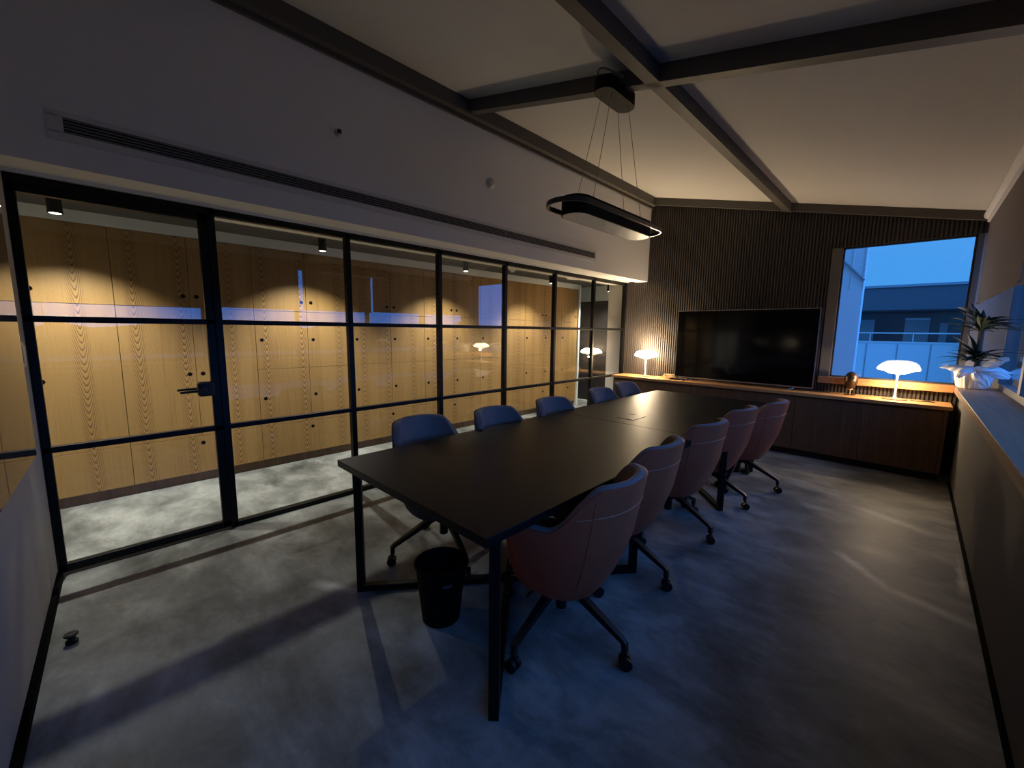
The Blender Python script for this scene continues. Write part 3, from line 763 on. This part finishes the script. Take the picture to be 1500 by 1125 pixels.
# ================================================================== POTTED PLANT
pp = thing('potted_plant', 'spiky green potted plant wrapped in white fabric on the ledge', 'plant', (3.862, 5.885, .945))
def ruffle(prof, amp, n, seed, seg=96):
    rnd = random.Random(seed); ph = [rnd.uniform(0, 6.28) for _ in range(3)]; rows = []
    for r_, z, k in prof:
        row = []
        for i in range(seg):
            a = 2 * pi * i / seg
            w = sin(n * a + ph[0]) * .6 + sin((n * 1.7 // 1) * a + ph[1]) * .4
            row.append(((r_ + amp * k * w) * cos(a), (r_ + amp * k * w) * sin(a), z + .4 * amp * k * sin(3 * a + ph[2])))
        rows.append(row)
    return rows
mb = MB(); mb.grid(ruffle([(.001, .004, 0), (.098, .004, .1), (.108, .02, .3), (.120, .09, .7), (.126, .15, .9), (.112, .185, .5), (.098, .20, .3), (.092, .196, .3), (.085, .15, .2), (.001, .14, 0)], .012, 15, 3), wrap=True)
mb.build('pot_wrap', 'wrap', pp)
mb = MB(); mb.grid(ruffle([(.095, .188, .2), (.125, .212, .6), (.165, .205, 1.2), (.200, .180, 2.0), (.206, .172, 2.2), (.165, .199, 1.3), (.125, .206, .6), (.098, .182, .2)], .016, 7, 5), wrap=True)
mb.build('fabric_collar', 'wrap', pp)
def petal(c, d, up, L, W, bulge, curl, nu=12, nv=8, th=.004):
    c, d, up = Vector(c), Vector(d).normalized(), Vector(up).normalized(); sd = d.cross(up).normalized(); up = sd.cross(d)
    A = []
    for i in range(nu + 1):
        t_ = i / nu; row = []
        w = W * (math.sin(pi * min(1, t_ * .82 + .1)) ** .8)
        for j in range(nv + 1):
            s_ = j / nv * 2 - 1
            row.append(c + d * (L * t_) + sd * (w * s_) + up * (bulge * sin(pi * t_) * (1 - s_ * s_ * .6) + curl * t_ * t_ + .006 * sin(9 * s_ + 5 * t_)))
        A.append(row)
    return A
bow = MB()
for c, d, up, L, W, bg, cu in (((.02, -.105, .20), (.80, -.25, .42), (-.3, -.6, .7), .20, .055, .03, .02), ((.02, -.11, .195), (.9, -.2, -.25), (.3, -.8, .5), .20, .06, .04, -.02),
                               ((.0, -.12, .19), (.45, -.45, -.85), (.2, -.9, .1), .19, .06, .03, .0), ((-.01, -.115, .20), (-.6, -.5, -.35), (0, -.4, .9), .15, .04, .02, -.03)):
    P1 = petal(c, d, up, L, W, bg, cu); upv = Vector(up).normalized() * .005
    P2 = [[p - upv for p in row] for row in P1]
    bow.grid(P1); bow.grid(P2)
bow.sphere((.01, -.115, .198), .026, 16, 10, (1, .8, .9))
bow.build('bow', 'wrap', pp)
MB().lathe([(0, .16), (.088, .16), (.088, .165), (0, .172)], seg=28).build('soil', 'soil', pp)
MB().tube([(.01, .01, .15), (.012, .012, .30), (.005, .008, .45), (.0, .0, .62), (0, 0, .68)], [.022, .020, .020, .021, .012], seg=12).build('trunk', 'trunk', pp)
def leaves(seed, zb, n, Lr, elr, dirs=None):
    rnd = random.Random(seed); mb = MB()
    for k in range(n):
        a = 2 * pi * (k * .382) + rnd.uniform(-.25, .25)
        el = radians(rnd.uniform(*elr)); L = rnd.uniform(*Lr); W = rnd.uniform(.020, .030)
        if cos(a) > -.1: el = min(el, radians(46) - radians(16) * cos(a))   # keeps clear of the blind
        d = Vector((cos(a) * cos(el), sin(a) * cos(el), sin(el)))
        if d.y > .25: L *= .5                       # leaves towards the wall are short
        if d.x > .3: L *= .9
        sd = Vector((-sin(a), cos(a), 0)); p0 = Vector((cos(a) * .012, sin(a) * .012, zb + rnd.uniform(-.03, .06)))
        el = min(el, radians(66)) if cos(a) < -.45 else el
        d = Vector((cos(a) * cos(el), sin(a) * cos(el), sin(el)))
        L = min(L, ((.90 if cos(a) < -.45 else .785) - p0.z) / max(.2, sin(el)))   # tips stay below the blind
        rows = []
        for i in range(9):
            t_ = i / 8
            p = p0 + d * (L * t_) + Vector((0, 0, -1)) * (L * .34 * t_ * t_ * cos(el))
            w = W * (.45 + 1.1 * t_) if t_ < .4 else W * .89 * (1 - ((t_ - .4) / .6) ** 1.8)
            w = max(w, .0008)
            nrm = sd.cross(d).normalized()
            if nrm.z < 0: nrm = -nrm
            rows.append([p - sd * w + nrm * w * .35, p - nrm * .0012, p + sd * w + nrm * w * .35, p + nrm * .0012])
        mb.grid(rows, wrap=True)
    return mb
leaves(11, .28, 44, (.20, .30), (5, 60)).build('foliage', 'leaf', pp)
leaves(23, .57, 64, (.20, .32), (0, 84)).build('foliage', 'leaf', pp)

# ================================================================== ROLLER BLINDS
bl = [(YN + .02, 1.15, 1.70, 'the one nearest the camera'), (1.18, 2.42, 1.725, 'second from the near wall'), (2.48, 3.66, 1.73, 'third from the near wall'), (3.695, 6.03, 1.745, 'by the plant')]
for a, b_, zb, lb in bl:
    r = thing('roller_blind', 'beige roller blind half lowered over the right window, ' + lb, 'blind', (XR + .012, (a + b_) / 2, 2.53), group='roller blinds on the right wall')
    h = (b_ - a) / 2
    MB().box((-.001, -h, zb - 2.53 + .012), (.001, h, 0)).build('fabric', 'blind', r, smooth=False)
    MB().box((-.008, -h, zb - 2.53), (.008, h, zb - 2.53 + .018), .004).build('bottom_bar', 'blind', r)
    MB().cyl((0.0, -h, .0), (0.0, h, .0), .018, seg=16).build('roller', 'vent_white', r)

# ================================================================== PENDANT LAMP
PX, PY, PZ = 1.90, 2.475, 2.185
pl = thing('pendant_lamp', 'long black pendant lamp with an oval hoop above the table', 'pendant lamp', (PX, PY, PZ))
def stadium(hl, r_, n=14):
    pts = []
    for k in range(n + 1):
        a = pi * k / n; pts.append((r_ * cos(a), hl + r_ * sin(a)))
    for k in range(n + 1):
        a = pi + pi * k / n; pts.append((r_ * cos(a), -hl + r_ * sin(a)))
    return pts
body = MB().poly_prism([(x, y, -.055) for x, y in stadium(.38, .088)], (0, 0, .105))
body.build('housing', 'pendant', pl)
MB().poly_prism([(x, y, -.0565) for x, y in stadium(.38, .081)], (0, 0, .002)).build('diffuser', 'diffuser', pl)
MB().tube([(x, y, -.005) for x, y in stadium(.44, .135)], .019, seg=4, closed=True, up=(0, 0, 1), flat=(.45, 1.0)).build('hoop', 'pendant_ring', pl)
MB().box((-.135, -.012, -.012), (.135, .012, .0), .003).build('bracket', 'pendant', pl)
cz = ceil_z(PX) - .172 - PZ
MB().poly_prism([(x, y, cz) for x, y in stadium(.12, .065)], (0, 0, .075)).build('canopy', 'pendant', pl)
for sy in (-1, 1):
    for sx in (-1, 1):
        MB().cyl((sx * .062, sy * .30, .048), (sx * .038, sy * .10, cz + .002), .0017, seg=6).build('wire', 'cable', pl)
MB().tube([(-.05 + .16 * k / 12 - .05 * sin(pi * k / 12), -.10 - .05 * sin(pi * k / 12), cz + .06 + .075 * sin(pi * k / 12)) for k in range(13)], .006, seg=8).build('power_cable', 'cable', pl)
MB().box((-.03, -.03, cz + .07), (.03, .03, ceil_z(PX + .03) - .1 - PZ - .001)).build('mount', 'pendant', pl)

# ================================================================== OUTDOORS
sw = thing('side_wing', 'pale clad wall running away just outside the back window', 'building', (0, 0, 0))
MB().box((1.6, 9.0, -4), (2.72, 9.3, 6.5)).build('wall', 'ext_white', sw, smooth=False)
for k in range(7): MB().box((1.75 + k * .16, 8.985, 2.2), (1.765 + k * .16, 9.002, 6.5)).build('groove', 'ext_white', sw, smooth=False)
MB().tube([(2.0, 8.97, 3.15), (2.73, 8.97, 2.33)], .018, seg=6).build('cable', 'ext_line', sw)
nb = thing('neighbouring_building', 'dark roofed building with a railed terrace across the street', 'building', (0, 30, 0))
MB().box((-12, 0, 2.75), (22, 6, 3.95)).build('fascia', 'ext_dark', nb, smooth=False)
MB().box((-12, -.1, 3.93), (22, 6, 4.05)).build('roof_edge', 'ext_grey', nb, smooth=False)
MB().box((-12, 2.5, -1), (22, 3, 2.8)).build('recessed_wall', 'ext_glass', nb, smooth=False)
for (a, b_, z0, z1) in ((2.9, 3.9, 1.0, 2.4), (4.3, 4.6, .8, 2.1), (.2, 1.6, .8, 2.3), (-3, -1.5, .8, 2.3)):
    MB().box((a, 2.42, z0), (b_, 2.5, z1)).build('window', 'ext_grey', nb, smooth=False)
MB().box((2.9, 2.38, 2.28), (3.9, 2.44, 2.36)).build('lamp_strip', 'ext_rail', nb, smooth=False)
MB().box((-12, -.05, -9), (22, .3, 1.0)).build('parapet', 'ext_white', nb, smooth=False)
MB().box((6.2, -1.5, -9), (22, .2, 3.3)).build('side_block', 'ext_dark', nb, smooth=False)
MB().box((-12, -.1, 1.0), (22, .35, 1.08)).build('coping', 'ext_rail', nb, smooth=False)
rl = MB().box((-12, 0, 1.50), (22, .05, 1.56))
for k in range(20): rl.box((-12 + k * 1.7, 0, 1.05), (-11.96 + k * 1.7, .04, 1.52))
rl.build('railing', 'ext_rail', nb, smooth=False)
for k in range(12): MB().box((-6 + 1.25 * k, -.07, -9), (-5.95 + 1.25 * k, -.04, .95)).build('panel_joint', 'ext_grey', nb, smooth=False)
tag(MB().box((-400, -400, -14.2), (600, 600, -14)).build('ground_outside', 'ground', smooth=False), 'dark ground far below outside the windows', 'ground', kind='structure')
hl = MB(); rows = []
rnd = random.Random(4)
prof = [1 + 4 * abs(sin(k * .37)) + rnd.uniform(0, 2) for k in range(61)]
pts = [(300, -300 + 12 * k, prof[k] - 2) for k in range(61)]
hl.poly_prism([(300, -300, -14)] + pts + [(300, 420, -14)], (40, 0, 0))
tag(hl.build('hill_outside', 'hill', smooth=False), 'distant dark ridge beyond the right windows', 'hill', kind='structure')

# ================================================================== SKY
wd = bpy.data.worlds.new('dusk_sky'); S.world = wd; wd.use_nodes = True; nt = wd.node_tree
bg = nt.nodes['Background']
tc = nt.nodes.new('ShaderNodeTexCoord'); sx = nt.nodes.new('ShaderNodeSeparateXYZ'); nt.links.new(tc.outputs['Generated'], sx.inputs[0])
mx = nt.nodes.new('ShaderNodeMix'); mx.data_type = 'RGBA'
mr = nt.nodes.new('ShaderNodeMapRange'); mr.inputs[1].default_value = .25; mr.inputs[2].default_value = .65
nt.links.new(sx.outputs['X'], mr.inputs[0]); nt.links.new(mr.outputs[0], mx.inputs[0])
mx.inputs[6].default_value = (.070, .36, .92, 1); mx.inputs[7].default_value = (.22, 1.05, 3.7, 1)
m2 = nt.nodes.new('ShaderNodeMix'); m2.data_type = 'RGBA'
mr2 = nt.nodes.new('ShaderNodeMapRange'); mr2.inputs[1].default_value = .70; mr2.inputs[2].default_value = 1.0
nt.links.new(sx.outputs['Z'], mr2.inputs[0]); nt.links.new(mr2.outputs[0], m2.inputs[0])
nt.links.new(mx.outputs[2], m2.inputs[6]); m2.inputs[7].default_value = (.05, .20, .62, 1)
nt.links.new(m2.outputs[2], bg.inputs['Color']); bg.inputs['Strength'].default_value = 1.0

# ================================================================== CAMERA
cam = bpy.data.cameras.new('camera'); cam.sensor_width = 36; cam.sensor_fit = 'HORIZONTAL'; cam.lens = 599.3 / 1500 * 36
cam.clip_start = .02; cam.clip_end = 2000
co = bpy.data.objects.new('camera', cam); COL.objects.link(co)
yaw, pitch, roll = .7745, .1315, .0122
F0 = Vector((-sin(yaw), cos(yaw), 0)); R0 = Vector((cos(yaw), sin(yaw), 0)); U0 = Vector((0, 0, 1))
F = F0 * cos(pitch) - U0 * sin(pitch); U2 = U0 * cos(pitch) + F0 * sin(pitch)
R = R0 * cos(roll) + U2 * sin(roll); U = U2 * cos(roll) - R0 * sin(roll)
mw = Matrix((R, U, -F)).transposed().to_4x4(); mw.translation = (3.4296, 0, 1.45)
co.matrix_world = mw
S.camera = co
